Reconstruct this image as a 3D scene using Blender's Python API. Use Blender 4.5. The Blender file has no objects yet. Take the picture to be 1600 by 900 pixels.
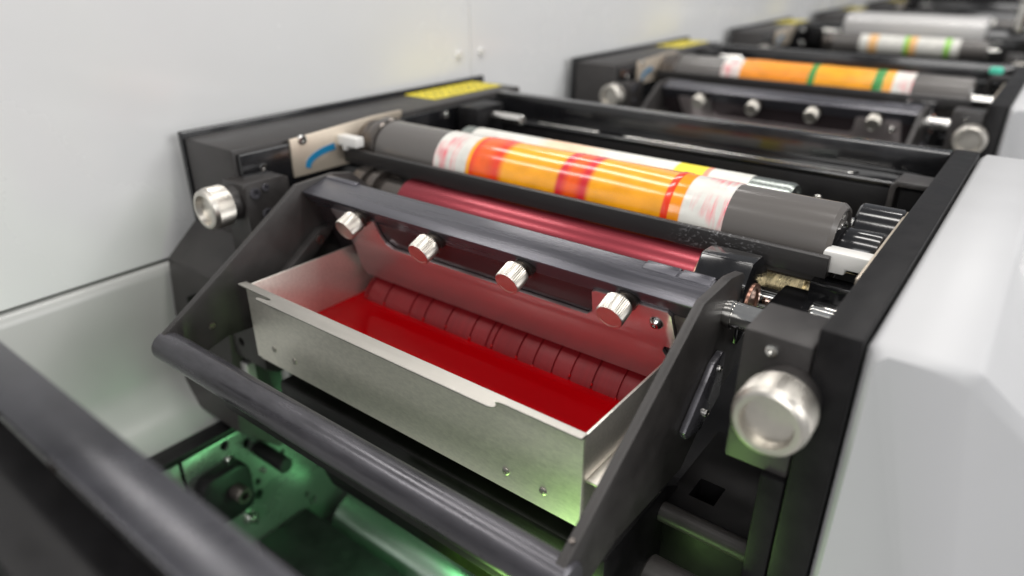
import bpy, bmesh, math, random
from mathutils import Vector, Matrix
random.seed(7)
S = 0.15                       # one modelling unit is 15 cm
OFF = Vector((0, 0, 1.30))     # the camera's height above the floor
sc = bpy.context.scene
col = sc.collection

# ------------------------------------------------------------------ camera
cam_d = bpy.data.cameras.new('camera'); cam = bpy.data.objects.new('camera', cam_d); col.objects.link(cam)
cam.location = OFF
cam.rotation_euler = (math.radians(90 - 25.53), 0, math.radians(37.56))
cam_d.sensor_width = 36; cam_d.lens = 1076 / 1600 * 36
cam_d.clip_start = 0.01; cam_d.clip_end = 100
cam_d.dof.use_dof = True; cam_d.dof.focus_distance = 2.95 * S; cam_d.dof.aperture_fstop = 3.4
sc.camera = cam
# ------------------------------------------------------------------ world and lamps
w = bpy.data.worlds.new('World'); sc.world = w; w.use_nodes = True
w.node_tree.nodes['Background'].inputs[0].default_value = (0.93, 0.95, 1.0, 1)
w.node_tree.nodes['Background'].inputs[1].default_value = 0.27
sc.view_settings.view_transform = 'Standard'; sc.view_settings.look = 'None'
sc.view_settings.exposure = 0.0; sc.view_settings.gamma = 1.0

def area(name, loc, size, energy, color, rot=(0, 0, 0)):
    d = bpy.data.lights.new(name, 'AREA'); d.shape = 'RECTANGLE'; d.size, d.size_y = size
    d.energy = energy; d.color = color
    o = bpy.data.objects.new(name, d); col.objects.link(o); o.location = loc; o.rotation_euler = rot
    return o
# rows of long ceiling lamps over the hall
for i, y in enumerate((-0.7, 0.8, 2.5)):
    for x in (-1.9, 0.3):
        area('ceiling_lamp', (x, y, 3.5), (1.5, 0.30), 22.5, (1.0, 0.965, 0.925))
area('fill_light', (3.2, 1.3, 2.6), (2.4, 1.6), 66, (1.0, 0.99, 0.98), (math.radians(62), 0, math.radians(90)))  # fill light added at the right to brighten the white left casing
area('fill_light', (0.6, -2.6, 2.4), (2.0, 1.2), 44, (1.0, 0.985, 0.97), (math.radians(60), 0, 0))  # fill light added in front to brighten the tray's front wall
# unseen green lamps for the glow inside the machine
def green_lamp(name, p, size, energy, rot, c=(0.30, 1.0, 0.42)):
    return area(name, Vector(p) * S + OFF, (size[0] * S, size[1] * S), energy, c, rot)
green_lamp('green_lamp', (-2.75, 2.2, -3.12), (.35, 1.0), 0.36, (math.radians(55), 0, math.radians(80)), (0.30, 1.0, 0.40))
green_lamp('green_lamp', (-1.15, 1.35, -2.9), (.8, .3), 0.20, (math.radians(155), 0, 0), (0.50, 1.0, 0.25))

# ------------------------------------------------------------------ materials
def mat(name, base, rough=.5, metal=0., coat=0., spec=.5, nscale=0, namt=.15, rvar=0., bump=0., bscale=60, stretch=(1, 1, 1), aniso=0.):
    m = bpy.data.materials.new(name); m.use_nodes = True; nt = m.node_tree; b = nt.nodes['Principled BSDF']
    b.inputs['Base Color'].default_value = (*base, 1); b.inputs['Roughness'].default_value = rough
    b.inputs['Metallic'].default_value = metal; b.inputs['Coat Weight'].default_value = coat
    b.inputs['Coat Roughness'].default_value = .08; b.inputs['Specular IOR Level'].default_value = spec
    b.inputs['Anisotropic'].default_value = aniso
    tc = nt.nodes.new('ShaderNodeTexCoord'); mp = nt.nodes.new('ShaderNodeMapping')
    mp.inputs['Scale'].default_value = stretch
    nt.links.new(tc.outputs['Object'], mp.inputs['Vector'])
    if nscale:
        n = nt.nodes.new('ShaderNodeTexNoise'); n.inputs['Scale'].default_value = nscale; n.inputs['Detail'].default_value = 6
        n.inputs['Roughness'].default_value = .65
        nt.links.new(mp.outputs[0], n.inputs['Vector'])
        r = nt.nodes.new('ShaderNodeMapRange'); r.inputs[1].default_value = .3; r.inputs[2].default_value = .7
        r.inputs[3].default_value = 1 - namt; r.inputs[4].default_value = 1 + namt
        nt.links.new(n.outputs['Fac'], r.inputs[0])
        mx = nt.nodes.new('ShaderNodeVectorMath'); mx.operation = 'SCALE'; mx.inputs[0].default_value = base
        nt.links.new(r.outputs[0], mx.inputs['Scale']); nt.links.new(mx.outputs[0], b.inputs['Base Color'])
        if rvar:
            r2 = nt.nodes.new('ShaderNodeMapRange'); r2.inputs[1].default_value = .3; r2.inputs[2].default_value = .7
            r2.inputs[3].default_value = max(0.02, rough - rvar); r2.inputs[4].default_value = rough + rvar
            nt.links.new(n.outputs['Fac'], r2.inputs[0]); nt.links.new(r2.outputs[0], b.inputs['Roughness'])
    if bump:
        n2 = nt.nodes.new('ShaderNodeTexNoise'); n2.inputs['Scale'].default_value = bscale; n2.inputs['Detail'].default_value = 4
        nt.links.new(mp.outputs[0], n2.inputs['Vector'])
        bp = nt.nodes.new('ShaderNodeBump'); bp.inputs['Strength'].default_value = bump; bp.inputs['Distance'].default_value = .0006
        nt.links.new(n2.outputs['Fac'], bp.inputs['Height']); nt.links.new(bp.outputs[0], b.inputs['Normal'])
    return m

M = {}
M['white'] = mat('white_powder_coat', (.50, .505, .515), .48, coat=0, nscale=6, namt=.02, rvar=.05, bump=.05, bscale=900)
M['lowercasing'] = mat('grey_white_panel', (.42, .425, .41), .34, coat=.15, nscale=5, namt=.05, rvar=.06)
M['wall'] = mat('white_panel', (.75, .757, .755), .26, coat=.25, nscale=3, namt=.025, rvar=.04)
M['black'] = mat('black_paint', (.009, .0085, .009), .42, spec=.18, nscale=60, namt=.3, rvar=.08, bump=.12, bscale=1500)
M['blackglossy'] = mat('black_gloss', (.008, .008, .009), .16, coat=.4, nscale=30, namt=.3, rvar=.06)
M['anod'] = mat('black_anodised', (.075, .074, .086), .28, metal=.45, nscale=60, namt=.35, rvar=.11, bump=.15, bscale=300, stretch=(.05, 1, 1))
M['arm'] = mat('dark_grey_anodised', (.036, .033, .032), .42, spec=.4, nscale=45, namt=.25, rvar=.07, bump=.1, bscale=1400)
M['tube'] = mat('worn_dark_tube', (.080, .078, .088), .27, metal=.4, nscale=30, namt=.55, rvar=.14, bump=.15, bscale=200, stretch=(.25, 1, 1))
M['steel'] = mat('brushed_stainless', (.52, .50, .46), .42, metal=1, nscale=130, namt=.06, rvar=.05, bump=.12, bscale=900, stretch=(.12, 1, 1))
M['tray'] = mat('tray_stainless', (.80, .765, .70), .40, metal=.82, nscale=500, namt=.10, rvar=.05, bump=.10, bscale=1600, stretch=(.45, 1, 1))
M['plate'] = mat('metering_stainless', (.70, .62, .62), .30, metal=.88, nscale=25, namt=.08, rvar=.06, bump=.10, bscale=500, stretch=(.1, 1, 1))
M['knob'] = mat('knurled_steel', (.64, .61, .555), .38, metal=1, nscale=80, namt=.08, rvar=.05)
M['chrome'] = mat('polished_steel', (.70, .69, .66), .12, metal=1, nscale=60, namt=.08, rvar=.05)
M['cream'] = mat('cream_steel_plate', (.62, .54, .44), .38, metal=.55, nscale=20, namt=.08)
M['sleeve'] = mat('grey_sleeve', (.11, .102, .096), .20, nscale=30, namt=.06, rvar=.04, bump=.06, bscale=120, stretch=(.05, 1, 1), coat=.15)
M['sleevedark'] = mat('dark_ring', (.13, .115, .105), .22, metal=.8)
M['brass'] = mat('worn_brass', (.50, .42, .25), .28, metal=.9, nscale=60, namt=.3, stretch=(4, .3, .3), rvar=.1)
M['whiteplastic'] = mat('white_plastic', (.74, .73, .70), .38)
M['blue'] = mat('blue_ring', (.01, .17, .34), .3)
M['yellow'] = mat('yellow_sticker', (.80, .66, .02), .45, nscale=60, namt=.04)
M['print'] = mat('sticker_print', (.02, .02, .02), .5)
M['ink'] = mat('red_ink', (.40, .0004, .003), .08, spec=.28, nscale=18, namt=.06, rvar=.04, bump=.12, bscale=22, stretch=(.4, 1, 1))
M['inkroller'] = mat('inked_roller', (.20, .005, .009), .42, spec=.4, nscale=50, namt=.12, bump=.2, bscale=700, stretch=(6, .15, .15))
M['groove'] = mat('ink_groove', (.06, .001, .003), .25)
M['anilox'] = mat('anilox_red', (.25, .032, .045), .31, metal=.7, nscale=900, namt=.08, coat=.1)
M['copper'] = mat('copper_end', (.50, .27, .20), .28, metal=.8, nscale=200, namt=.15)
M['beamface'] = mat('dark_polished_face', (.055, .043, .046), .16, metal=.5, nscale=50, namt=.2, rvar=.05, stretch=(.1, 1, 1))
M['greenplate'] = mat('inner_side_plate', (.22, .24, .22), .30, metal=.7, nscale=18, namt=.15, rvar=.08)
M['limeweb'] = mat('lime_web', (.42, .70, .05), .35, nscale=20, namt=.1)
M['fgbar'] = mat('grey_semi_gloss', (.030, .030, .036), .24, metal=.35, nscale=9, namt=.5, rvar=.12)
M['drum'] = mat('drum_steel', (.30, .33, .31), .26, metal=.9, nscale=30, namt=.1)
M['hole'] = mat('dark_hole', (.006, .006, .006), .6)
M['floor'] = mat('floor_grey', (.42, .42, .41), .5, nscale=4, namt=.15)
M['lightmetal'] = mat('light_metal', (.58, .57, .56), .36, metal=.3, nscale=10, namt=.05)
M['teal'] = mat('teal_button', (.08, .60, .42), .35)
M['whiteweb'] = None

def ramp_mat(name, stops, smear=(0, 0), rough=.2):
    """bands round a roller: colour follows the UV u (along the roller), constant between stops; ink smears in two stretches of u"""
    m = bpy.data.materials.new(name); m.use_nodes = True; nt = m.node_tree; b = nt.nodes['Principled BSDF']
    uv = nt.nodes.new('ShaderNodeTexCoord'); sp = nt.nodes.new('ShaderNodeSeparateXYZ')
    nt.links.new(uv.outputs['UV'], sp.inputs[0])
    wob = nt.nodes.new('ShaderNodeTexNoise'); wob.inputs['Scale'].default_value = 5
    nt.links.new(uv.outputs['UV'], wob.inputs['Vector'])
    ad = nt.nodes.new('ShaderNodeMath'); ad.operation = 'MULTIPLY_ADD'; ad.inputs[1].default_value = .004
    nt.links.new(wob.outputs['Fac'], ad.inputs[0]); nt.links.new(sp.outputs['X'], ad.inputs[2])
    cr = nt.nodes.new('ShaderNodeValToRGB'); cr.color_ramp.interpolation = 'LINEAR'
    els = cr.color_ramp.elements
    while len(els) > 1: els.remove(els[0])
    els[0].position = stops[0][0]; els[0].color = (*stops[0][1], 1)
    prev = stops[0][1]
    for pos, c, soft in stops[1:]:
        if soft >= 0:
            e = els.new(min(1, max(0, pos - soft))); e.color = (*prev, 1)
        e = els.new(min(1, pos + max(soft, 0) + .001)); e.color = (*c, 1); prev = c
    nt.links.new(ad.outputs[0], cr.inputs[0])
    mp = nt.nodes.new('ShaderNodeMapping'); mp.inputs['Scale'].default_value = (70, 5, 1)
    nt.links.new(uv.outputs['UV'], mp.inputs['Vector'])
    n = nt.nodes.new('ShaderNodeTexNoise'); n.inputs['Scale'].default_value = 1.; n.inputs['Detail'].default_value = 3
    nt.links.new(mp.outputs[0], n.inputs['Vector'])
    r = nt.nodes.new('ShaderNodeMapRange'); r.inputs[1].default_value = .42; r.inputs[2].default_value = .66
    nt.links.new(n.outputs['Fac'], r.inputs[0])
    # where the smears lie: two windows of u
    def win(a, c):
        x = nt.nodes.new('ShaderNodeMath'); x.operation = 'COMPARE'; x.inputs[1].default_value = (a + c) / 2; x.inputs[2].default_value = (c - a) / 2
        nt.links.new(sp.outputs['X'], x.inputs[0]); return x
    w1 = win(*smear[0]); w2 = win(*smear[1])
    s1 = nt.nodes.new('ShaderNodeMath'); s1.operation = 'ADD'; nt.links.new(w1.outputs[0], s1.inputs[0]); nt.links.new(w2.outputs[0], s1.inputs[1])
    big = nt.nodes.new('ShaderNodeTexNoise'); big.inputs['Scale'].default_value = 7; nt.links.new(uv.outputs['UV'], big.inputs['Vector'])
    bg = nt.nodes.new('ShaderNodeMapRange'); bg.inputs[1].default_value = .4; bg.inputs[2].default_value = .6; nt.links.new(big.outputs['Fac'], bg.inputs[0])
    m1 = nt.nodes.new('ShaderNodeMath'); m1.operation = 'MULTIPLY'; nt.links.new(r.outputs[0], m1.inputs[0]); nt.links.new(s1.outputs[0], m1.inputs[1])
    m2 = nt.nodes.new('ShaderNodeMath'); m2.operation = 'MULTIPLY'; nt.links.new(m1.outputs[0], m2.inputs[0]); nt.links.new(bg.outputs[0], m2.inputs[1])
    mix = nt.nodes.new('ShaderNodeMix'); mix.data_type = 'RGBA'
    nt.links.new(m2.outputs[0], mix.inputs['Factor']); nt.links.new(cr.outputs[0], mix.inputs[6]); mix.inputs[7].default_value = (.85, .16, .20, 1)
    # faint print marks over everything
    n3 = nt.nodes.new('ShaderNodeTexNoise'); n3.inputs['Scale'].default_value = 14; n3.inputs['Detail'].default_value = 5
    nt.links.new(uv.outputs['UV'], n3.inputs['Vector'])
    r3 = nt.nodes.new('ShaderNodeMapRange'); r3.inputs[1].default_value = .35; r3.inputs[2].default_value = .7; r3.inputs[3].default_value = 1.04; r3.inputs[4].default_value = .84
    nt.links.new(n3.outputs['Fac'], r3.inputs[0])
    sc_ = nt.nodes.new('ShaderNodeVectorMath'); sc_.operation = 'SCALE'
    nt.links.new(mix.outputs[2], sc_.inputs[0]); nt.links.new(r3.outputs[0], sc_.inputs['Scale'])
    nt.links.new(sc_.outputs[0], b.inputs['Base Color'])
    b.inputs['Roughness'].default_value = rough; b.inputs['Coat Weight'].default_value = .3 if rough < .3 else 0; b.inputs['Coat Roughness'].default_value = .10
    return m
WH = (.70, .69, .64); OR = (.88, .29, .008); YO = (.90, .37, .012); RD = (.80, .045, .012); RO = (.86, .11, .008); DR = (.62, .02, .03)
def U(x): return (x + 2.905) / (2.905 - 1.065)
M['plate1'] = ramp_mat('printing_plate_red', [(0, WH), (U(-2.64), YO, 0), (U(-2.61), RD, .002), (U(-2.58), RO, .012), (U(-2.46), RD, .018), (U(-2.385), YO, .012),
    (U(-2.00), DR, .006), (U(-1.945), RO, .012), (U(-1.86), DR, .012), (U(-1.80), YO, .008), (U(-1.375), RD, .001), (U(-1.335), OR, .001), (U(-1.275), WH, 0)],
    smear=((0, U(-2.72)), (U(-1.24), 1)))
G1 = (.03, .26, .045)
M['plate2'] = ramp_mat('printing_plate_orange', [(0, WH), (U(-2.70), OR, 0), (U(-2.0), G1, 0), (U(-1.93), YO, 0), (U(-1.40), G1, 0), (U(-1.31), YO, 0), (U(-1.23), WH, 0)],
    smear=((0, U(-2.74)), (U(-1.22), 1)), rough=.3)
LG = (.25, .62, .04); PE = (.88, .52, .22)
M['plate3'] = ramp_mat('printing_plate_white', [(0, WH), (U(-2.72), PE, 0), (U(-2.55), WH, 0), (U(-2.05), LG, 0), (U(-1.96), PE, 0), (U(-1.82), WH, 0), (U(-1.32), LG, 0), (U(-1.22), WH, 0)],
    smear=((2, 3), (2, 3)), rough=.3)
M['whiteweb'] = ramp_mat('printed_web', [(0, WH), (.30, (.85, .60, .42), .03), (.5, WH, .05), (.78, (.86, .70, .04), 0), (.87, (.80, .30, .20), 0), (.885, WH, 0)], smear=((2, 3), (2, 3)), rough=.6)

# ------------------------------------------------------------------ mesh helpers (modelling units)
def new(): return bmesh.new()
def join(bm, t):
    me = bpy.data.meshes.new('t'); t.to_mesh(me); t.free(); bm.from_mesh(me); bpy.data.meshes.remove(me)
def box(bm, x0, x1, y0, y1, z0, z1, bev=.012, seg=2):
    t = new(); bmesh.ops.create_cube(t, size=1)
    bmesh.ops.scale(t, vec=(x1 - x0, y1 - y0, z1 - z0), verts=t.verts)
    bmesh.ops.translate(t, vec=((x0 + x1) / 2, (y0 + y1) / 2, (z0 + z1) / 2), verts=t.verts)
    if bev: bmesh.ops.bevel(t, geom=t.edges[:], offset=bev, segments=seg, affect='EDGES', profile=.5)
    join(bm, t)
def prism(bm, pts, fn, a, b, bev=.008, seg=2):
    """polygon pts (2D) placed by fn(u, v, depth) and extruded from depth a to b"""
    t = new(); A = [t.verts.new(fn(u, v, a)) for u, v in pts]; B = [t.verts.new(fn(u, v, b)) for u, v in pts]
    t.faces.new(A); t.faces.new(B[::-1]); n = len(pts)
    for i in range(n): t.faces.new((A[i], B[i], B[(i + 1) % n], A[(i + 1) % n]))
    bmesh.ops.recalc_face_normals(t, faces=t.faces)
    if bev: bmesh.ops.bevel(t, geom=t.edges[:], offset=bev, segments=seg, affect='EDGES', profile=.5)
    join(bm, t)
def yz(u, v, d): return (d, u, v)      # profile in the YZ plane, depth along X
def xz(u, v, d): return (u, d, v)
def xy(u, v, d): return (u, v, d)
def frame_of(axis):
    a = Vector(axis).normalized(); h = Vector((0, 0, 1)) if abs(a.z) < .9 else Vector((0, 1, 0))
    u = a.cross(h).normalized(); v = a.cross(u).normalized(); return a, u, v
def lathe(bm, org, axis, prof, seg=64, teeth=None, tamp=.0, uv=False):
    """prof: list of (distance along axis, radius); teeth = set of profile rows given a knurl"""
    a, u, v = frame_of(axis); org = Vector(org); rings = []
    lay = bm.loops.layers.uv.verify() if uv else None
    for j, (d, r) in enumerate(prof):
        ring = []
        for i in range(seg):
            rr = r - (tamp if (teeth and j in teeth and i % 2) else 0)
            th = 2 * math.pi * i / seg
            ring.append(bm.verts.new(org + a * d + (u * math.cos(th) + v * math.sin(th)) * max(rr, 1e-4)))
        rings.append(ring)
    L = prof[-1][0] - prof[0][0]
    for j in range(len(prof) - 1):
        for i in range(seg):
            k = (i + 1) % seg
            f = bm.faces.new((rings[j][i], rings[j][k], rings[j + 1][k], rings[j + 1][i]))
            if uv:
                u0 = (prof[j][0] - prof[0][0]) / L; u1 = (prof[j + 1][0] - prof[0][0]) / L
                for lp, q in zip(f.loops, ((u0, i / seg), (u0, (i + 1) / seg), (u1, (i + 1) / seg), (u1, i / seg))): lp[lay].uv = q
    bm.faces.new(rings[0][::-1]); bm.faces.new(rings[-1])
def cyl(bm, p, q, r, ch=.012, seg=40):
    p = Vector(p); q = Vector(q); L = (q - p).length
    lathe(bm, p, q - p, [(0, r - ch), (ch, r), (L - ch, r), (L, r - ch)], seg)
def rrect(x0, x1, y0, y1, r, n=6):
    out = []
    for cx_, cy_, a0 in ((x1 - r, y0 + r, -90), (x1 - r, y1 - r, 0), (x0 + r, y1 - r, 90), (x0 + r, y0 + r, 180)):
        for k in range(n + 1):
            a = math.radians(a0 + 90 * k / n); out.append((cx_ + r * math.cos(a), cy_ + r * math.sin(a)))
    return out

WL = {}
def obj(name, bm, m, parent=None, kind=None, label=None, cat=None, group=None, cut=None, ang=32, origin=None):
    bmesh.ops.recalc_face_normals(bm, faces=bm.faces)
    for v in bm.verts: v.co = v.co * S + OFF
    xs = [v.co for v in bm.verts]
    lo = Vector([min(c[i] for c in xs) for i in range(3)]); hi = Vector([max(c[i] for c in xs) for i in range(3)])
    c = (lo + hi) / 2
    if cut:
        me0 = bpy.data.meshes.new('a'); bm.to_mesh(me0)
        for v in cut.verts: v.co = v.co * S + OFF
        bmesh.ops.recalc_face_normals(cut, faces=cut.faces)
        me1 = bpy.data.meshes.new('b'); cut.to_mesh(me1); cut.free()
        oa = bpy.data.objects.new('a', me0); ob = bpy.data.objects.new('b', me1); col.objects.link(oa); col.objects.link(ob)
        md = oa.modifiers.new('x', 'BOOLEAN'); md.object = ob; md.operation = 'DIFFERENCE'; md.solver = 'EXACT'
        dg = bpy.context.evaluated_depsgraph_get(); ev = oa.evaluated_get(dg)
        res = bpy.data.meshes.new_from_object(ev)
        bm.free(); bm = bmesh.new(); bm.from_mesh(res)
        bpy.data.objects.remove(oa); bpy.data.objects.remove(ob)
        for q in (me0, me1, res): bpy.data.meshes.remove(q)
    for v in bm.verts: v.co -= c
    me = bpy.data.meshes.new(name); bm.to_mesh(me); bm.free()
    me.materials.clear()
    me.materials.append(m)
    for p in me.polygons: p.use_smooth = True; p.material_index = 0
    me.set_sharp_from_angle(angle=math.radians(ang))
    o = bpy.data.objects.new(name, me); col.objects.link(o)
    WL[o] = c
    if parent is not None:
        o.parent = parent; o.location = c - WL[parent]
    else:
        o.location = c
    tag(o, kind, label, cat, group)
    return o
def tag(o, kind=None, label=None, cat=None, group=None):
    if kind: o['kind'] = kind
    if label: o['label'] = label
    if cat: o['category'] = cat
    if group: o['group'] = group
def thing(name, base, label, cat, group=None):
    o = bpy.data.objects.new(name, None); col.objects.link(o); o.empty_display_size = .02
    o.location = Vector(base) * S + OFF; WL[o] = o.location.copy(); tag(o, None, label, cat, group); return o
KIDS = {}
def copy_thing(src, dy, label, skip=(), swap=None, dx=0, dz=0):
    r = src.copy(); col.objects.link(r); r.location = src.location + Vector((dx, dy, dz)) * S; r['label'] = label
    for ch in src.children:
        if ch.name.split('.')[0] in skip: continue
        c = ch.copy(); col.objects.link(c); c.parent = r
        if swap and ch.name.split('.')[0] in swap:
            c.data = ch.data.copy(); c.data.materials.clear(); c.data.materials.append(swap[ch.name.split('.')[0]])
        for g in ch.children:
            d = g.copy(); col.objects.link(d); d.parent = c
    return r
def screw(name, p, axis, r, h, parent, m, dome=False):
    b = new(); e = r * .5
    if dome: prof = [(-.01, r * .8), (0, r), (h * .35, r * .97), (h * .7, r * .8), (h, r * .5), (h, e * .7), (h * .45, e * .6)]
    else: prof = [(-.01, r), (h * .85, r), (h, r * .9), (h, e), (h * .4, e * .95)]
    a = Vector(axis).normalized()
    lathe(b, p, a, prof, 24)
    return obj(name, b, m, parent)

# ================================================================== SETTING
b = new(); box(b, -30, 30, -25, 60, -8.9, -8.6667, 0); obj('floor', b, M['floor'], kind='structure')

# long white casing to the left of all printing units
t = thing('machine_casing', (-4.4, 2, -3), 'long white upper casing with vertical seam and two screws behind the black left frame', 'casing panel', None)
edges = [-3.0, 5.02, 9.5, 14.0, 18.5, 23.0]
for y0, y1 in zip(edges[:-1], edges[1:]):
    b = new(); box(b, -4.55, -4.34, y0 + .0025, y1 - .0025, -1.775, 1.4, .004, 1); obj('panel', b, M['wall'], t)
for y in (4.86, 5.17): screw('screw', (-4.34, y, -.78), (1, 0, 0), .035, .02, t, M['whiteplastic'])
b = new()
pr = [(-4.60, -1.80), (-4.345, -1.80), (-4.325, -1.815), (-4.30, -1.87), (-4.27, -2.50), (-4.24, -2.62), (-4.12, -2.74), (-3.98, -2.86), (-3.98, -2.92), (-4.60, -2.92)]
prism(b, pr, xz, -3.0, 23, 0)
obj('lower_casing', b, M['lowercasing'], label='white lower casing panel below the seam, bending inward over the perforated plate', cat='casing panel', ang=50)
# ================================================================== PRINTING UNIT FRAME (unit 1)
PF = 4.47
unit = thing('printing_unit', (-2.03, 3.4, -5), 'nearest black printing unit frame with the open ink tray inside', 'printing unit', 'printing units standing in a row')
# left side frame
b = new(); box(b, -4.262, -4.215, 2.12, 5.06, -2.0, -.965, .01); obj('edge_plate', b, M['blackglossy'], unit)
b = new()
prism(b, [(2.13, -1.0), (2.13, -1.72), (4.93, -1.72), (4.93, -1.0)], yz, -4.21, -3.70, .018)
fr = obj('side_housing', b, M['arm'], unit)
b = new(); prism(b, [(2.126, -1.54), (1.89, -1.74), (1.80, -2.78), (2.06, -3.06), (4.9, -3.06), (4.9, -1.725), (2.2, -1.725), (2.2, -1.54)], yz, -4.262, -3.62, .015)
obj('lower_housing', b, M['arm'], unit)
b = new(); box(b, -3.96, -3.945, 1.815, 2.0, -2.8, -1.9, 0); obj('panel_joint', b, M['hole'], unit)
b = new(); box(b, -3.697, -3.66, 2.16, 4.6, -1.45, -1.03, .006); obj('inner_plate', b, M['blackglossy'], unit)
b = new(); box(b, -3.78, -3.62, 2.22, 4.6, -1.50, -1.46, .006); obj('ledge', b, M['black'], unit)
screw('bolt', (-3.66, 2.30, -1.13), (1, 0, 0), .022, .01, unit, M['chrome'])
# steel plate with a blue ring
b = new(); prism(b, [(2.50, -1.24), (2.50, -1.0), (3.18, -.965), (3.45, -.965), (3.45, -1.0), (3.2, -1.24)], yz, -3.658, -3.640, .004)
sp_ = obj('bearing_plate', b, M['cream'], unit)
screw('bolt', (-3.64, 2.585, -1.015), (1, 0, 0), .030, .012, sp_, M['chrome'])
b = new(); a_, c_ = [], []
for k in range(13):
    th = math.radians(185 - 88 * k / 12); a_.append((2.86 + .27 * math.cos(th), -1.185 + .105 * math.sin(th))); c_.append((2.86 + .235 * math.cos(th), -1.195 + .072 * math.sin(th)))
prism(b, a_ + c_[::-1], yz, -3.640, -3.634, 0); obj('blue_ring', b, M['blue'], sp_)
# sticker
b = new(); prism(b, [(4.02, -4.20), (4.02, -3.86), (4.87, -3.86), (4.87, -4.20)], lambda u, v, d: (v, u, d), -1.0, -.9965, 0)
st = obj('warning_sticker', b, M['yellow'], unit)
b = new()
for k in range(9):
    y = 4.10 + k * .085
    for s in range(3):
        x0 = -4.17 + s * .10 + random.random() * .02; box(b, x0, x0 + .05 + random.random() * .03, y, y + .022, -.9965, -.9955, 0)
obj('sticker_print', b, M['print'], st)
# right side frame
b = new(); prism(b, [(2.0, -1.0), (2.0, -3.6), (4.74, -3.6), (4.74, -1.0)], yz, -.372, -.247, .010)
rf = obj('side_housing', b, M['black'], unit)
b = new(); box(b, -.386, -.376, 2.5, 3.4, -1.06, -1.02, .003); obj('edge_strip', b, M['cream'], unit)
# rear crossbar with ledge and slot
cut = new(); prism(cut, rrect(-3.18, -.80, 4.41, 4.49, .038), xy, -1.3, -1.0, 0)
b = new(); box(b, -3.70, -.374, 4.60, 4.70, -1.42, -1.0, .01); obj('crossbar', b, M['blackglossy'], unit)
b = new(); box(b, -3.66, -.374, 4.36, 4.595, -1.185, -1.155, .008); lg = obj('crossbar_ledge', b, M['blackglossy'], unit, cut=cut)
b = new(); prism(b, rrect(-3.16, -2.6, 4.415, 4.485, .034), xy, -1.175, -1.150, .004); obj('slide_rail', b, M['chrome'], unit)
b = new(); prism(b, rrect(-2.4, -.82, 4.415, 4.485, .034), xy, -1.175, -1.150, .004); obj('slide_rail', b, M['chrome'], unit)
b = new(); box(b, -3.66, -.374, 4.362, 4.40, -1.6, -1.19, .008); obj('crossbar_skirt', b, M['black'], unit)
for x in (-2.72, -1.9, -.98): screw('bolt', (x, 4.36, -1.33), (0, -1, 0), .026, .014, unit, M['chrome'])
# left rear guide block and small shafts
b = new(); box(b, -3.62, -3.42, 4.02, 4.34, -1.30, -1.02, .012); obj('guide_block', b, M['black'], unit)
b = new(); cyl(b, (-3.42, 4.2, -1.10), (-3.12, 4.2, -1.10), .04); obj('guide_shaft', b, M['chrome'], unit)
screw('bolt', (-3.66, 3.92, -1.08), (1, 0, 0), .028, .02, unit, M['chrome'])
screw('bolt', (-3.66, 4.02, -1.3), (1, 0, 0), .028, .02, unit, M['chrome'])
# right rear bracket
b = new(); prism(b, [(-.56, -1.32), (-.56, -1.08), (-.53, -1.05), (-.378, -1.05), (-.378, -1.08), (-.52, -1.08), (-.53, -1.09), (-.53, -1.32)], xz, 4.0, 4.2, .006); obj('bracket', b, M['arm'], unit)
b = new(); box(b, -.50, -.378, 2.9, 3.9, -1.40, -1.33, .008); obj('guide_rail', b, M['black'], unit)
# lower inner walls of the machine
# left knob bracket, right knob bracket
b = new(); prism(b, [(2.055, -1.155), (2.055, -1.62), (2.36, -1.62), (2.36, -1.17)], yz, -3.72, -3.50, .012); obj('knob_bracket', b, M['arm'], unit)
b = new(); prism(b, rrect(2.045, 2.33, -1.75, -1.145, .035), yz, -3.498, -3.475, .004); kp = obj('knob_bracket_plate', b, M['arm'], unit)
for y, z, r in ((2.105, -1.21, .032), (2.175, -1.19, .022), (2.165, -1.345, .032), (2.12, -1.6, .03)):
    screw('bolt', (-3.475, y, z), (1, 0, 0), r, .014, kp, M['tube'])
b = new(); prism(b, [(2.02, -1.60), (2.02, -1.08), (2.26, -1.08), (2.26, -1.60)], yz, -.60, -.378, .012); kb = obj('knob_bracket', b, M['arm'], unit)
screw('bolt', (-.50, 2.018, -1.13), (0, -1, 0), .020, .012, kb, M['chrome'])
# inner walls below
b = new(); prism(b, [(2.0, -3.60), (2.0, -1.6), (2.15, -1.6), (2.6, -1.9), (4.4, -1.9), (4.4, -3.6)], yz, -.46, -.376, .01); obj('lower_side_wall', b, M['black'], unit)

# right casing
b = new()
V = lambda *p: b.verts.new(p)
def casing(y0, y1):
    b = new(); X0 = -.238
    secs = [(y0 + .035, 0), (y0 + .035 + .0, 0)]
    prof = [(X0, -3.8), (X0, -1.03), (X0 + .03, -1.0), (.03, -1.0), (.06, -1.03), (.40, -1.42), (.50, -1.6), (.52, -3.8)]
    rings = []
    for (y, ins) in ((y0, .03), (y0 + .035, 0), (y1 - .03, 0), (y1, .03)):
        rings.append([b.verts.new((x + (ins * (1 if x < 0 else -1)), y + (max(0, x - .05) * .75 if y < y0 + 1 else 0), z - (ins if z > -1.7 else 0))) for x, z in prof])
    for j in range(3):
        for i in range(len(prof) - 1):
            b.faces.new((rings[j][i], rings[j][i + 1], rings[j + 1][i + 1], rings[j + 1][i]))
    b.faces.new(rings[0]); b.faces.new(rings[-1][::-1])
    bmesh.ops.bevel(b, geom=[e for e in b.edges if len(e.link_faces) == 2 and e.calc_face_angle() > .3], offset=.028, segments=5, affect='EDGES', profile=.5)
    return b
cas = thing('side_casing', (0, 3.3, -3.8), 'large smooth white side casing nearest the camera, beside the big silver knob', 'side casing', 'white side casings along the right edge')
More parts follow.
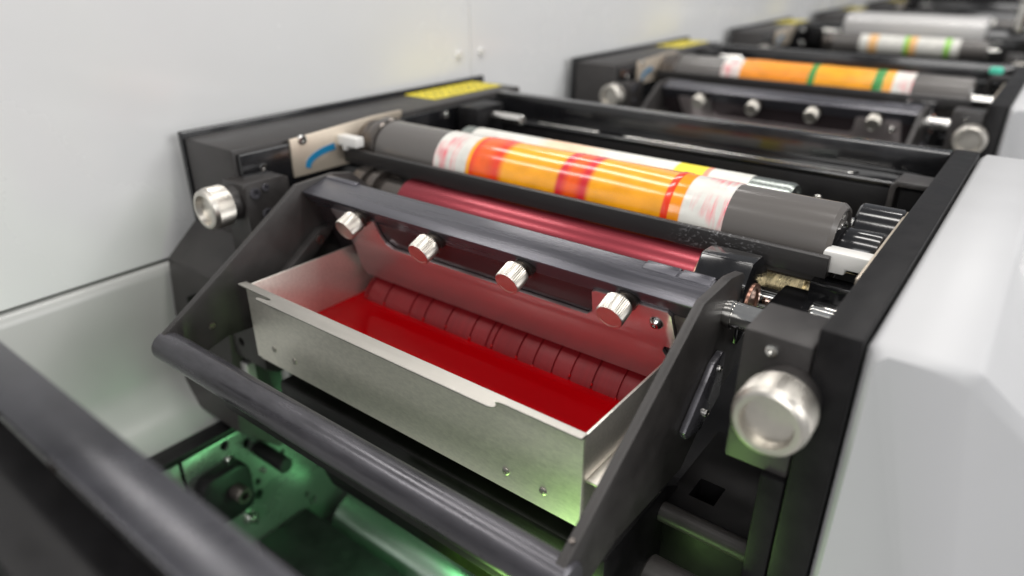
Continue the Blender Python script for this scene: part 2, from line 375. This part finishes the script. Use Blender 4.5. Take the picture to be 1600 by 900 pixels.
obj('cover', casing(2.0, 4.72), M['white'], cas, ang=50)
b = new(); prism(b, [(2.93, -1.62), (2.93, -1.10), (3.02, -1.03), (4.6, -1.03), (4.7, -1.10), (4.7, -1.62)], yz, .052, .62, .03, 3); obj('bulge', b, M['white'], cas, ang=50)

# ================================================================== ADJUSTMENT KNOBS
def adj_knob(x, z, yf, yb, label, mesh=None):
    t = thing('adjustment_knob', (x, yb, z), label, 'knob', 'silver knurled adjustment knobs on the side frames')
    b = new(); lathe(b, (x, yb, z), (0, -1, 0), [(0, .10), (.02, .105), (.06, .105), (.065, .095), (.075, .095), (.08, .103), (yb - yf - .125, .100)], 64); obj('collar', b, M['arm'], t)
    L = .135; y0 = yf + L
    b = new(); lathe(b, (x, y0, z), (0, -1, 0), [(0, .104), (.006, .118), (.010, .120), (L - .035, .120), (L - .030, .116), (L - .006, .110), (L, .100), (L, .084), (L - .012, .080), (L - .030, .074), (L - .030, .001)], 120, teeth={2, 3}, tamp=.0045)
    obj('grip', b, M['knob'], t, ang=25)
    return t
kL = adj_knob(-3.615, -1.275, 1.86, 2.14, 'silver knurled knob on the nearest left frame, against the white casing')
kR = adj_knob(-.425, -1.262, 1.80, 2.02, 'large blurred silver knob with greenish face at right front')

# ================================================================== PLATE CYLINDER
CY, CZ, CR = 3.17, -1.16, .19
pc = thing('plate_cylinder', (-2.03, CY, CZ), 'grey roller wrapped in a glossy orange and red printing plate', 'printing cylinder', 'printing cylinders across the units')
b = new(); lathe(b, (-3.44, CY, CZ), (1, 0, 0), [(0, .15), (.0, CR - .012), (.012, CR), (2.835, CR), (2.855, CR - .015), (2.855, CR - .028), (2.845, CR - .035), (2.842, .115), (2.855, .112), (2.855, .085), (2.84, .082), (2.84, .05)], 96); obj('sleeve', b, M['sleeve'], pc)
b = new(); r = CR + .004; lathe(b, (-2.905, CY, CZ), (1, 0, 0), [(0, r - .004), (.004, r), (.265, r), (.30, r + .004), (.36, r + .004), (.40, r + .005), (.46, r + .004), (.52, r + .001), (.89, r + .001), (.93, r + .004), (.955, r + .002), (.975, r + .004), (.995, r + .002), (1.015, r + .004), (1.035, r + .002), (1.06, r + .004), (1.12, r + .001), (1.525, r + .001), (1.535, r + .005), (1.57, r + .005), (1.58, r + .001), (1.836, r), (1.84, r - .004)], 128, uv=True); obj('printing_plate', b, M['plate1'], pc)
b = new(); lathe(b, (-3.52, CY, CZ), (1, 0, 0), [(0, .15), (0, .198), (.012, .204), (.070, .204), (.08, .194)], 64); obj('end_ring', b, M['sleevedark'], pc)
b = new(); lathe(b, (-3.64, CY, CZ), (1, 0, 0), [(0, .12), (0, .165), (.012, .176), (.05, .176), (.055, .168), (.062, .168), (.067, .176), (.10, .176), (.10, .150), (.118, .150)], 64); obj('end_ring', b, M['sleevedark'], pc)
b = new(); cyl(b, (-.59, CY, CZ), (-.40, CY, CZ), .045); obj('journal', b, M['chrome'], pc)
b = new(); lathe(b, (-.60, CY, CZ), (1, 0, 0), [(0, .11), (.018, .11), (.018, .088), (.008, .084), (.008, .066), (.022, .062), (.022, .03)], 64); obj('bearing_face', b, M['chrome'], pc)
# clear-looking black bearing rollers and white block at the right end
t = thing('bearing_roller', (-.47, 3.22, -1.0), 'upper glossy black bearing roller inside the right frame', 'roller', 'glossy black bearing rollers')
b = new(); lathe(b, (-.565, 3.36, -1.15), (1, 0, 0), [(0, .10), (0, .135), (.01, .142), (.175, .142), (.185, .135), (.185, .120), (.17, .115)], 64); obj('roll', b, M['blackglossy'], t)
b = new(); lathe(b, (-.62, 3.14, -1.16), (1, 0, 0), [(0, .06), (0, .095), (.008, .100), (.20, .100), (.208, .095), (.208, .08)], 64)
obj('bearing_roller', b, M['blackglossy'], label='lower glossy black bearing roller above the white block', cat='roller', group='glossy black bearing rollers')
b = new(); prism(b, [(-.60, -1.11), (-.60, -1.205), (-.50, -1.205), (-.50, -1.18), (-.385, -1.18), (-.385, -1.11)], xz, 2.94, 3.03, .010)
obj('white_block', b, M['whiteplastic'], label='white plastic block under the black bearing roller at the right', cat='block')
b = new(); prism(b, [(-3.66, -1.035), (-3.66, -1.10), (-3.60, -1.10), (-3.60, -1.13), (-3.565, -1.13), (-3.565, -1.10), (-3.46, -1.10), (-3.46, -1.035)], xz, 2.86, 2.93, .008)
obj('white_clip', b, M['whiteplastic'], label='small white plastic clip at the left end of the black guard bar', cat='clip')

# rear web roller
t = thing('web_roller', (-2, 3.68, -1.22), 'roller carrying white printed paper behind the orange printing cylinder', 'roller')
b = new(); lathe(b, (-3.2, 3.66, -1.22), (1, 0, 0), [(0, .16), (2.24, .16), (2.26, .15), (2.26, .125), (2.25, .12), (2.25, .04)], 96); obj('roll', b, M['drum'], t)
b = new(); lathe(b, (-3.1, 3.66, -1.22), (1, 0, 0), [(0, .162), (1.93, .162), (1.931, .159)], 96, uv=True); obj('paper_web', b, M['whiteweb'], t)
b = new(); cyl(b, (-.95, 3.66, -1.22), (-.38, 3.66, -1.22), .04); obj('journal', b, M['chrome'], t)

# guard bar
b = new(); prism(b, [(2.885, -1.122), (2.90, -1.117), (2.925, -1.122), (2.925, -1.215), (2.885, -1.215)], yz, -3.62, -.56, .004)
m_ = mat('scuffed_black', (.024, .0225, .0225), .40, spec=.4, nscale=45, namt=.25, rvar=.07)
nt_ = m_.node_tree; bs_ = nt_.nodes['Principled BSDF']
tc_ = nt_.nodes.new('ShaderNodeTexCoord'); sx_ = nt_.nodes.new('ShaderNodeSeparateXYZ'); nt_.links.new(tc_.outputs['Object'], sx_.inputs[0])
sb_ = nt_.nodes.new('ShaderNodeMath'); sb_.operation = 'SUBTRACT'; sb_.inputs[1].default_value = 1.06 * S; nt_.links.new(sx_.outputs['X'], sb_.inputs[0])
ab_ = nt_.nodes.new('ShaderNodeMath'); ab_.operation = 'ABSOLUTE'; nt_.links.new(sb_.outputs[0], ab_.inputs[0])
mr_ = nt_.nodes.new('ShaderNodeMapRange'); mr_.inputs[1].default_value = .26 * S; mr_.inputs[2].default_value = .05 * S; nt_.links.new(ab_.outputs[0], mr_.inputs[0])
mp2_ = nt_.nodes.new('ShaderNodeMapping'); mp2_.inputs['Scale'].default_value = (150, 90, 260); mp2_.inputs['Rotation'].default_value = (0, .5, 0); nt_.links.new(tc_.outputs['Object'], mp2_.inputs['Vector'])
nn_ = nt_.nodes.new('ShaderNodeTexNoise'); nn_.inputs['Scale'].default_value = 1.0; nn_.inputs['Detail'].default_value = 5; nn_.inputs['Distortion'].default_value = 2.5; nt_.links.new(mp2_.outputs[0], nn_.inputs['Vector'])
rr_ = nt_.nodes.new('ShaderNodeMapRange'); rr_.inputs[1].default_value = .54; rr_.inputs[2].default_value = .80; nt_.links.new(nn_.outputs['Fac'], rr_.inputs[0])
mm_ = nt_.nodes.new('ShaderNodeMath'); mm_.operation = 'MULTIPLY'; nt_.links.new(rr_.outputs[0], mm_.inputs[0]); nt_.links.new(mr_.outputs[0], mm_.inputs[1])
mx_ = nt_.nodes.new('ShaderNodeMix'); mx_.data_type = 'RGBA'; nt_.links.new(mm_.outputs[0], mx_.inputs['Factor'])
mx_.inputs[6].default_value = (.024, .0225, .0225, 1); mx_.inputs[7].default_value = (.35, .35, .36, 1)
nt_.links.new(mx_.outputs[2], bs_.inputs['Base Color']); M['barblack'] = m_
gt = thing('guard_bar', (-2.05, 2.9, -1.15), 'long black bar with scuffed right end in front of the orange cylinder', 'guard bar', 'black guard bars in front of the printing cylinders')
obj('bar', b, M['barblack'], gt)
b = new(); box(b, -.62, -.38, 2.90, 3.0, -1.36, -1.245, .008); obj('bar_end', b, M['blackglossy'], gt)
b = new(); box(b, -2.78, -2.48, 2.905, 2.965, -1.245, -1.21, .004); obj('sensor', b, M['arm'], gt)

# anilox roller
t = thing('anilox_roller', (-2, 2.93, -1.42), 'shiny pinkish red steel roller between the black bar and the crossbeam', 'ink roller')
AY, AZ, AR = 2.905, -1.392, .165
b = new(); lathe(b, (-3.02, AY, AZ), (1, 0, 0), [(0, AR - .01), (.006, AR), (1.92, AR), (1.925, AR - .002)], 96); obj('roll', b, M['anilox'], t)
b = new(); lathe(b, (-1.094, AY, AZ), (1, 0, 0), [(0, AR - .003), (.10, AR - .003), (.115, AR - .02), (.115, .05)], 96); obj('end_band', b, M['copper'], t)
b = new(); lathe(b, (-3.42, AY - .03, AZ + .03), (1, 0, 0), [(0, .12), (0, .155), (.09, .155), (.09, .13), (.14, .13), (.14, .15), (.20, .15), (.20, .11), (.40, .11)], 64); obj('bearing', b, M['sleevedark'], t)
b = new(); cyl(b, (-.98, AY, AZ), (-.40, AY, AZ), .06); obj('journal', b, M['chrome'], t)

# brass roller low at the right
b = new(); lathe(b, (-2.6, 3.40, -1.64), (1, 0, 0), [(0, .17), (1.82, .17), (1.82, .185), (1.86, .185), (1.86, .16), (1.90, .16), (1.90, .19), (2.17, .19), (2.17, .06)], 64)
obj('brass_roller', b, M['brass'], label='worn brass coloured roller glimpsed below the right end of the orange cylinder', cat='roller')

# ================================================================== INK CARRIAGE
car = thing('ink_carriage', (-2.03, 2.3, -1.9), 'dark swing frame with crossbeam and tubular handle around the ink tray', 'swing frame', 'swing frames holding the ink units')
armp = [(2.484, -1.134), (2.225, -1.143), (1.786, -1.425), (1.308, -1.722), (1.272, -1.76), (1.272, -1.81), (1.33, -1.87), (1.48, -1.905), (1.66, -1.86), (2.20, -1.90), (2.48, -1.70), (2.85, -1.62), (2.88, -1.40), (2.62, -1.16)]
for x0, x1 in ((-3.265, -3.228), (-.855, -.815)):
    b = new(); prism(b, armp, yz, x0, x1, .006)
    a = obj('side_arm', b, M['arm'], car)
    if x0 < -3:
        screw('bolt', (x1, 1.58, -1.76), (1, 0, 0), .022, .005, a, M['sleevedark'])
        b = new(); prism(b, [(1.88, -1.70), (2.30, -1.42), (2.42, -1.42), (2.0, -1.74)], yz, -3.227, -3.17, .006); br = obj('link_plate', b, M['arm'], a)
        for y, z in ((2.28, -1.47), (2.10, -1.60)): screw('bolt', (-3.17, y, z), (1, 0, 0), .028, .014, br, M['sleevedark'])
    else:
        b = new(); prism(b, [(2.12, -1.66), (2.34, -1.45), (2.42, -1.43), (2.46, -1.45), (2.46, -1.66), (2.28, -1.74), (2.14, -1.70)], yz, -.814, -.785, .008); br = obj('link_plate', b, M['tube'], a)
        screw('bolt', (-.785, 2.40, -1.50), (1, 0, 0), .014, .010, br, M['chrome']); screw('bolt', (-.785, 2.30, -1.66), (1, 0, 0), .018, .014, br, M['chrome'])
        screw('bolt', (-.835, 1.40, -1.66), (0, -.53, .85), .010, .008, a, M['sleevedark'])
# beam: pentagonal section in YZ
bp = [(2.245, -1.190), (2.50, -1.125), (2.56, -1.14), (2.62, -1.30), (2.60, -1.60), (2.46, -1.62), (2.262, -1.215)]
b = new(); prism(b, [(2.245, -1.185), (2.435, -1.138), (2.45, -1.145), (2.60, -1.40), (2.60, -1.58), (2.47, -1.60), (2.33, -1.285), (2.255, -1.20)], yz, -3.224, -.86, .004)
beam = obj('crossbeam', b, M['anod'], car)
b = new(); prism(b, [(2.410, -1.1446), (2.413, -1.1438), (2.413, -1.153), (2.410, -1.154)], yz, -3.07, -1.16, 0); obj('beam_groove', b, M['hole'], beam)
b = new(); prism(b, [(2.412, -1.1455), (2.44, -1.1385), (2.460, -1.152), (2.460, -1.142), (2.442, -1.131), (2.414, -1.138)], yz, -3.22, -2.96, .003); obj('end_pad', b, M['anod'], beam)
for x0, x1 in ((-1.16, -1.01), (-1.00, -.865)):
    b = new(); prism(b, [(2.385, -1.1525), (2.44, -1.1385), (2.460, -1.152), (2.460, -1.142), (2.442, -1.132), (2.388, -1.1455)], yz, x0, x1, .003); obj('end_pad', b, M['anod'], beam)
# plane of the metering plate
D = Vector((0, .375, -.927)); N = Vector((0, -.927, -.375)); P0 = Vector((0, 2.300, -1.22))
def pl(u, v, d): return Vector((u, 0, 0)) + P0 + D * v + N * d
b = new(); prism(b, [(-3.222, .0), (-.862, .0), (-.862, .40), (-3.222, .40)], pl, -.05, -.003, .002); obj('beam_face', b, M['beamface'], beam)
ear = [(-3.055, .045), (-2.71, .045), (-2.705, .14), (-2.685, .195), (-2.64, .222), (-2.0, .222), (-1.40, .222), (-1.365, .19), (-1.345, .06), (-1.32, .045), (-.990, .045), (-.975, .065),
       (-.965, .262), (-1.025, .268), (-1.035, .30), (-1.01, .36), (-1.06, .47), (-1.12, .530), (-2.888, .535), (-3.009, .529), (-3.035, .49), (-3.0, .29)]
b = new(); prism(b, ear, pl, -.001, .018, .003); mp_ = obj('metering_plate', b, M['plate'], car)
b = new(); p = pl(-1.045, .125, .012); screw('bolt', p, N, .033, .03, mp_, M['chrome'], dome=True); b.free()
for x in (-2.79, -2.245, -1.700, -1.180):
    p = pl(x, .022, .016)
    b = new(); lathe(b, p, N, [(0, .03), (0, .040), (.045, .040), (.045, .058), (.050, .0625), (.128, .0625), (.135, .0585), (.135, .050), (.1335, .048), (.1335, .024), (.134, .001)], 84, teeth={4, 5}, tamp=.0032)
    obj('clamp_screw', b, M['knob'], mp_, ang=25)
    b = new(); lathe(b, p + Vector((.02, 0, 0)), N, [(0, .045), (.0, .050), (.03, .050), (.03, .04)], 40); obj('clamp_washer', b, M['sleevedark'], mp_)
# handle tube
b = new(); cyl(b, (-3.275, 1.345, -1.785), (-.80, 1.345, -1.785), .078, .01, 64); obj('handle_bar', b, M['tube'], car)
b = new(); prism(b, [(1.44, -1.95), (1.44, -2.10), (1.50, -2.12), (1.56, -1.95)], yz, -3.0, -.86, .006); obj('lower_rail', b, M['black'], car)
b = new(); prism(b, [(1.76, -2.10), (1.76, -2.26), (2.0, -3.0), (2.6, -3.0), (2.6, -2.3), (2.3, -2.10)], yz, -2.98, -.9, .02); obj('under_body', b, M['black'], car)
# right hinge clamp
hc = [(2.62, -1.22), (2.68, -1.14), (2.80, -1.14), (2.90, -1.24), (2.90, -1.45), (2.62, -1.50)]
b = new(); prism(b, hc, yz, -1.03, -.80, .008); h = obj('hinge_clamp', b, M['blackglossy'], car)
b = new(); lathe(b, (-.80, 2.72, -1.33), (1, 0, 0), [(0, .085), (.012, .085), (.012, .065), (.004, .06)], 48); obj('hinge_bearing', b, M['copper'], h)
b = new(); cyl(b, (-.82, 2.47, -1.28), (-.40, 2.47, -1.28), .055, .006, 64); pv = obj('pivot_shaft', b, M['chrome'], car)
b = new(); lathe(b, (-.80, 2.47, -1.28), (1, 0, 0), [(0, .060), (.02, .060), (.022, .057)], 64); obj('shaft_ring', b, M['chrome'], pv)
b = new(); box(b, -.74, -.58, 2.72, 3.0, -1.42, -1.33, .01); box(b, -.72, -.56, 2.62, 2.72, -1.5, -1.40, .01); obj('latch', b, M['blackglossy'], car)

# ================================================================== INK TRAY
tr = thing('ink_tray', (-2.03, 2.2, -1.95), 'open brushed stainless steel tray holding red ink', 'tray')
X0, X1, YF, YB, ZT, ZB = -3.075, -1.0, 1.722, 2.78, -1.532, -1.955; th = .011
b = new()
box(b, X0, X1, YF, YF + th, ZB, ZT, .003, 1)
obj('front_wall', b, M['tray'], tr)
sidep = [(YF + .012, ZT), (YF + .012, -1.99), (YF + .03, -2.0), (YB, -2.0), (YB, -1.75), (2.5, ZT), ]
for xa, xb in ((X0, X0 + th), (X1 - th, X1)):
    b = new(); prism(b, [(YF + .012, ZT), (YF + .012, ZB), (YF + .045, ZB - .03), (2.32, ZB - .03), (2.44, -2.19), (YB + .05, -2.19), (YB + .05, -1.80), (2.56, -1.70), (2.50, ZT)], yz, xa, xb, .002); sd = obj('side_wall', b, M['tray'], tr)
b = new(); box(b, X1 + .001, X1 + .05, YF + .03, 2.40, -1.755, -1.743, .003); obj('side_ledge', b, M['tray'], tr)
b = new(); prism(b, [(YF + th + .002, ZB - .008), (2.33, ZB - .008), (2.45, -2.17), (2.82, -2.17), (2.82, -1.80), (2.83, -1.80), (2.83, -2.18), (2.445, -2.18), (2.325, ZB - .018), (YF + th + .002, ZB - .018)], yz, X0 + th + .002, X1 - th - .002, 0); obj('tray_base', b, M['tray'], tr)
# folded flange with the two hooked ends
fl = [(X0 - .02, YF + .02), (X0 - .03, YF - .022), (X0 + .13, YF - .026), (X0 + .255, YF - .026), (X0 + .275, YF - .036), (X0 + .262, YF - .046), (X0 + .20, YF - .052), (X0 + .19, YF - .064), (X0 + .20, YF - .072),
      (-1.39, YF - .072), (-1.365, YF - .062), (-1.362, YF - .045), (-1.382, YF - .036), (-1.372, YF - .027), (-1.345, YF - .024), (X1 + .004, YF - .024), (X1 + .004, YF + .016)]
b = new(); prism(b, fl, xy, ZT + .001, ZT + .011, .002, 1); obj('front_flange', b, M['steel'], tr)
for x, z in ((-2.905, -1.856), (-2.735, -1.866), (-1.355, -1.868), (-1.172, -1.872)):
    screw('rivet', (x, YF, z), (0, -1, 0), .018, .008, tr, M['steel'], dome=True)
b = new(); cyl(b, (X0 - .09, 1.86, -1.78), (X0, 1.86, -1.78), .022, .004, 20); obj('locating_pin', b, M['steel'], tr)

# ink, with a low ripple where it wets the walls
b = new(); nx, ny = 70, 34; g = []
zi = -1.862
for j in range(ny + 1):
    row = []
    for i in range(nx + 1):
        x = X0 + th + .001 + (X1 - X0 - 2 * th - .002) * i / nx; y = YF + th + .001 + (2.81 - YF - th - .001) * j / ny
        e = min(x - X0 - th, X1 - th - x, y - YF - th); z = zi + .008 * math.exp(-e / .02)
        row.append(b.verts.new((x, y, z)))
    g.append(row)
for j in range(ny):
    for i in range(nx): b.faces.new((g[j][i], g[j][i + 1], g[j + 1][i + 1], g[j + 1][i]))
bt = [[b.verts.new((v.co.x, v.co.y, zi - .07)) for v in row] for row in g]
for j in range(ny):
    for i in range(nx): b.faces.new((bt[j][i], bt[j + 1][i], bt[j + 1][i + 1], bt[j][i + 1]))
for i in range(nx):
    b.faces.new((g[0][i], bt[0][i], bt[0][i + 1], g[0][i + 1])); b.faces.new((g[ny][i], g[ny][i + 1], bt[ny][i + 1], bt[ny][i]))
for j in range(ny):
    b.faces.new((g[j][0], g[j + 1][0], bt[j + 1][0], bt[j][0])); b.faces.new((g[j][nx], bt[j][nx], bt[j + 1][nx], g[j + 1][nx]))
obj('red_ink', b, M['ink'], label='pool of glossy red ink filling the steel tray', cat='ink', ang=60)

# fountain roller dipping into the ink: bands divided by narrow grooves
FY, FZ, FR = 2.625, -1.945, .215
t = thing('fountain_roller', (-2.03, FY, FZ), 'dark red ink roller with narrow grooves turning in the tray', 'ink roller')
xs = [-2.98, -2.83, -2.62, -2.505, -2.34, -2.16, -2.045, -2.005, -1.84, -1.735, -1.62, -1.515, -1.39, -1.25]
prof = [(0, FR - .02)]
for x in xs:
    d = x + 3.03; prof += [(d - .006, FR), (d - .004, FR - .010), (d + .004, FR - .010), (d + .006, FR)]
prof.append((3.03 - 1.02, FR)); prof.append((3.03 - 1.018, .1))
b = new(); lathe(b, (-3.03, FY, FZ), (1, 0, 0), prof, 96); obj('roll', b, M['inkroller'], t)
for x in xs:
    for k in range(1):
        b = new()
        a = math.radians(random.uniform(150, 162)); q = Vector((x + random.uniform(-.006, .006), FY + (FR + .0) * math.cos(a), FZ + FR * math.sin(a)))
        r_ = random.uniform(.006, .010); m4 = Matrix.Translation(q) @ Matrix.Diagonal((r_, r_, r_ * 1.6, 1)); bmesh.ops.create_icosphere(b, subdivisions=2, radius=1, matrix=m4)
        obj('ink_drop', b, M['ink'], t)
    if random.random() < .8:
        b = new(); r_ = random.uniform(.005, .008); m4 = Matrix.Translation(Vector((x + random.uniform(-.05, .05), random.uniform(1.95, 2.15), zi))) @ Matrix.Diagonal((r_, r_, r_ * .5, 1)); bmesh.ops.create_icosphere(b, subdivisions=2, radius=1, matrix=m4)
        obj('ink_drop', b, M['ink'], t)

# ================================================================== INNER MACHINE BELOW THE TRAY
def slot(bm, y, z, ry, rz, x0=-3.98, x1=-3.7, rot=0):
    pts = [];
    for k in range(20):
        a = 2 * math.pi * k / 20; u, v = ry * math.cos(a), rz * math.sin(a)
        pts.append((y + u * math.cos(rot) - v * math.sin(rot), z + u * math.sin(rot) + v * math.cos(rot)))
    prism(bm, pts, yz, x0, x1, 0)
ip = thing('perforated_plate', (-3.9, 2, -4.2), 'green lit metal side plate with round holes and slots, down inside the machine', 'side plate')
cut = new()
for (y, z, r) in ((1.79, -2.985, .030), (1.947, -3.06, .032), (1.97, -3.42, .022), (1.96, -3.53, .034), (2.344, -3.81, .022), (2.39, -3.89, .030), (2.61, -4.32, .022), (2.67, -4.40, .030), (2.2, -3.30, .02), (2.5, -3.6, .03), (1.33, -3.10, .03), (1.9, -3.75, .02)):
    slot(cut, y, z, r, r * 1.25)
prism(cut, [(1.47, -3.3), (1.47, -2.8), (1.495, -2.8), (1.495, -3.3)], yz, -3.98, -3.7, 0)
b = new(); prism(b, [(.2, -2.93), (.2, -5.2), (4.2, -5.2), (4.2, -2.93)], yz, -3.92, -3.84, .008)
obj('plate', b, M['greenplate'], ip, cut=cut)
b = new(); box(b, -3.99, -3.836, .2, 4.2, -2.925, -2.88, .006); obj('edge_rail', b, M['black'], ip)
b = new(); box(b, -4.1, -3.95, .2, 4.2, -5.2, -2.94, 0); obj('hole_blackout', b, M['hole'], ip)  # black box added behind the plate so its holes stay dark
b = new(); prism(b, rrect(1.52, 1.88, -3.50, -3.10, .10), yz, -3.838, -3.72, .02); bb = obj('bearing_block', b, M['black'], ip)
screw('hex_bolt', (-3.72, 1.75, -3.28), (1, 0, 0), .058, .10, bb, M['sleevedark'])
screw('bolt', (-3.84, 1.80, -3.10), (1, 0, 0), .032, .03, ip, M['chrome'])
screw('bolt', (-3.84, 1.86, -3.66), (1, 0, 0), .045, .05, ip, M['chrome'])
screw('bolt', (-3.84, 2.02, -3.34), (1, 0, 0), .022, .03, ip, M['chrome'])
b = new(); cyl(b, (-3.84, 2.02, -3.14), (-3.5, 2.02, -3.14), .055, .01); obj('bush', b, M['black'], ip)
b = new(); box(b, -3.80, -2.75, 1.85, 2.30, -4.6, -3.88, .02); obj('inner_box', b, M['black'], label='dark box deep inside the machine below the handle', cat='box')
b = new(); cyl(b, (-3.62, 2.62, -4.10), (-.5, 2.62, -4.10), .28, .02, 64); obj('drum', b, M['drum'], label='shiny steel drum lit green, deep below the handle', cat='drum')
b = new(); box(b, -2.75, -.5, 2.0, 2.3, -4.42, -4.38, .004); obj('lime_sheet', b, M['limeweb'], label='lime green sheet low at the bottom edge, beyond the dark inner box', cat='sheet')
b = new(); box(b, -2.0, -.98, 1.705, 1.715, -2.18, -2.13, 0); obj('glow_strip', b, M['limeweb'], label='glowing slit painted as a thin yellow green strip between the handle and the tray bottom', cat='strip')  # lime colour put in for the glowing slit under the tray
# pale green posts under the left bracket
for x, y, lab in ((-3.60, 1.90, 'pale green lit metal post under the dark block, nearer the white casing'), (-3.40, 2.06, 'pale green lit metal post under the dark block, nearer the tray')):
    b = new(); box(b, x - .045, x + .045, y, y + .06, -2.75, -2.29, .008); obj('guide_post', b, M['lightmetal'], label=lab, cat='post', group='pale posts behind the handle')
b = new(); prism(b, [(1.88, -1.80), (1.88, -2.22), (1.96, -2.28), (2.3, -2.28), (2.3, -1.80)], yz, -3.615, -3.30, .012)
cut = new(); lathe(cut, (-3.52, 1.7, -2.10), (0, 1, 0), [(0, .03), (.3, .03)], 20)
obj('mounting_block', b, M['arm'], label='dark block with one round hole behind the left corner of the tray', cat='block', cut=cut)
# box at lower right with a square opening, its rod and lower tube
cut = new(); box(cut, -.84, -.72, 2.41, 2.55, -2.5, -2.1, 0)
t = thing('lower_guide_box', (-.68, 2.5, -2.6), 'black box with square opening below the big right knob', 'box')
b = new(); box(b, -.92, -.465, 2.30, 2.95, -2.62, -2.2, .01); obj('box_body', b, M['black'], t, cut=cut)
b = new(); cyl(b, (-.93, 2.27, -2.225), (-.47, 2.27, -2.225), .045, .006, 40); obj('rod', b, M['arm'], t)
screw('bolt', (-.50, 2.40, -2.2), (0, 0, 1), .03, .05, t, M['sleevedark'])
b = new(); cyl(b, (-.80, 1.93, -2.25), (-.46, 1.93, -2.25), .09, .008, 48); obj('lower_tube', b, M['arm'], label='short thick dark tube at the bottom edge right of the handle', cat='tube')
# dark machine base
b = new(); box(b, -3.9, -.4, .2, 4.4, -5.3, -5.1, .01); obj('machine_floor', b, M['black'], unit)

# ================================================================== FOREGROUND CROSSBAR
t = thing('front_crossbar', (-2, .4, -1.2), 'heavily blurred grey and black crossbar in the lower left corner', 'crossbar')
b = new(); prism(b, [(.475, -1.0), (.475, -1.5), (.385, -1.5), (.385, -1.10), (.335, -1.0)], yz, -3.70, -.374, .008); obj('bar', b, M['fgbar'], t)
b = new(); box(b, -3.7, -.374, .18, .378, -1.20, -1.15, .008); obj('ledge', b, M['black'], t)
for x in (-2.1, -1.72): screw('bolt', (x, .382, -1.13), (0, -1, 0), .02, .01, t, M['sleevedark'])
b = new(); box(b, -3.7, -.374, .14, .178, -1.9, -1.18, .008); obj('skirt', b, M['black'], t)

# ================================================================== FURTHER UNITS
names = ['second', 'third', 'fourth', 'fifth']
for k in range(4):
    dy = PF * (k + 1)
    u = copy_thing(unit, dy, names[k] + ' black printing unit frame from the camera, out of focus')
    c = copy_thing(cas, dy, 'white side casing of the ' + names[k] + ' printing unit, at the right edge')
    if k < 3:
        copy_thing(kL, dy, 'silver knob on the left frame of the ' + names[k] + ' printing unit')
        copy_thing(kR, dy, 'silver knob on the right frame of the ' + names[k] + ' printing unit')
    desc = ['blurred roller with orange plate and two dark green bands', 'far blurred roller with white plate and two lime green bands', 'farthest small roller with pale printed plate'][min(k, 2)]
    if k < 3:
        q = copy_thing(pc, dy, desc, swap={'printing_plate': (M['plate2'], M['plate3'], M['plate3'])[k]})
        if k: q.scale = (.72, .66, .66); q.location.z += .0 * S; q.location.x += .10 * S
        if k != 1: copy_thing(gt, dy, 'black guard bar in front of the ' + names[k] + ' printing cylinder')
    if k < 1:
        copy_thing(car, dy, 'swing frame with four knobs on the ' + names[k] + ' printing unit', skip=())
# light metal cover on the third unit
b = new(); prism(b, [(12.9, -1.12), (12.9, -.88), (13.1, -.80), (13.5, -.80), (13.5, -1.12)], yz, -3.05, -1.05, .03, 3)
obj('metal_cover', b, M['lightmetal'], label='long pale metal cover lying across the far printing unit', cat='cover')
t = thing('far_valve', (-.6, 13.2, -.8), 'far silver fitting with round top at the right end of the pale cover', 'fitting')
b = new(); cyl(b, (-.6, 13.2, -.98), (-.6, 13.2, -.55), .14, .02); obj('fitting_body', b, M['chrome'], t)
b = new(); cyl(b, (-.6, 13.2, -.549), (-.6, 13.2, -.30), .19, .04); obj('fitting_cap', b, M['lightmetal'], t)
b = new(); cyl(b, (-.50, 8.3, -1.0), (-.50, 8.3, -.94), .06, .01); obj('teal_button', b, M['teal'], label='small teal button on the second unit near the right frame', cat='button')
# dark end machine closing the row
b = new(); box(b, -4.2, 1.5, 23.2, 25.0, -5, .9, .05); box(b, -3.5, .5, 22.6, 23.25, -1.6, -.2, .05)
obj('end_machine', b, M['black'], label='dark machine housing closing the far end of the row', cat='machine')
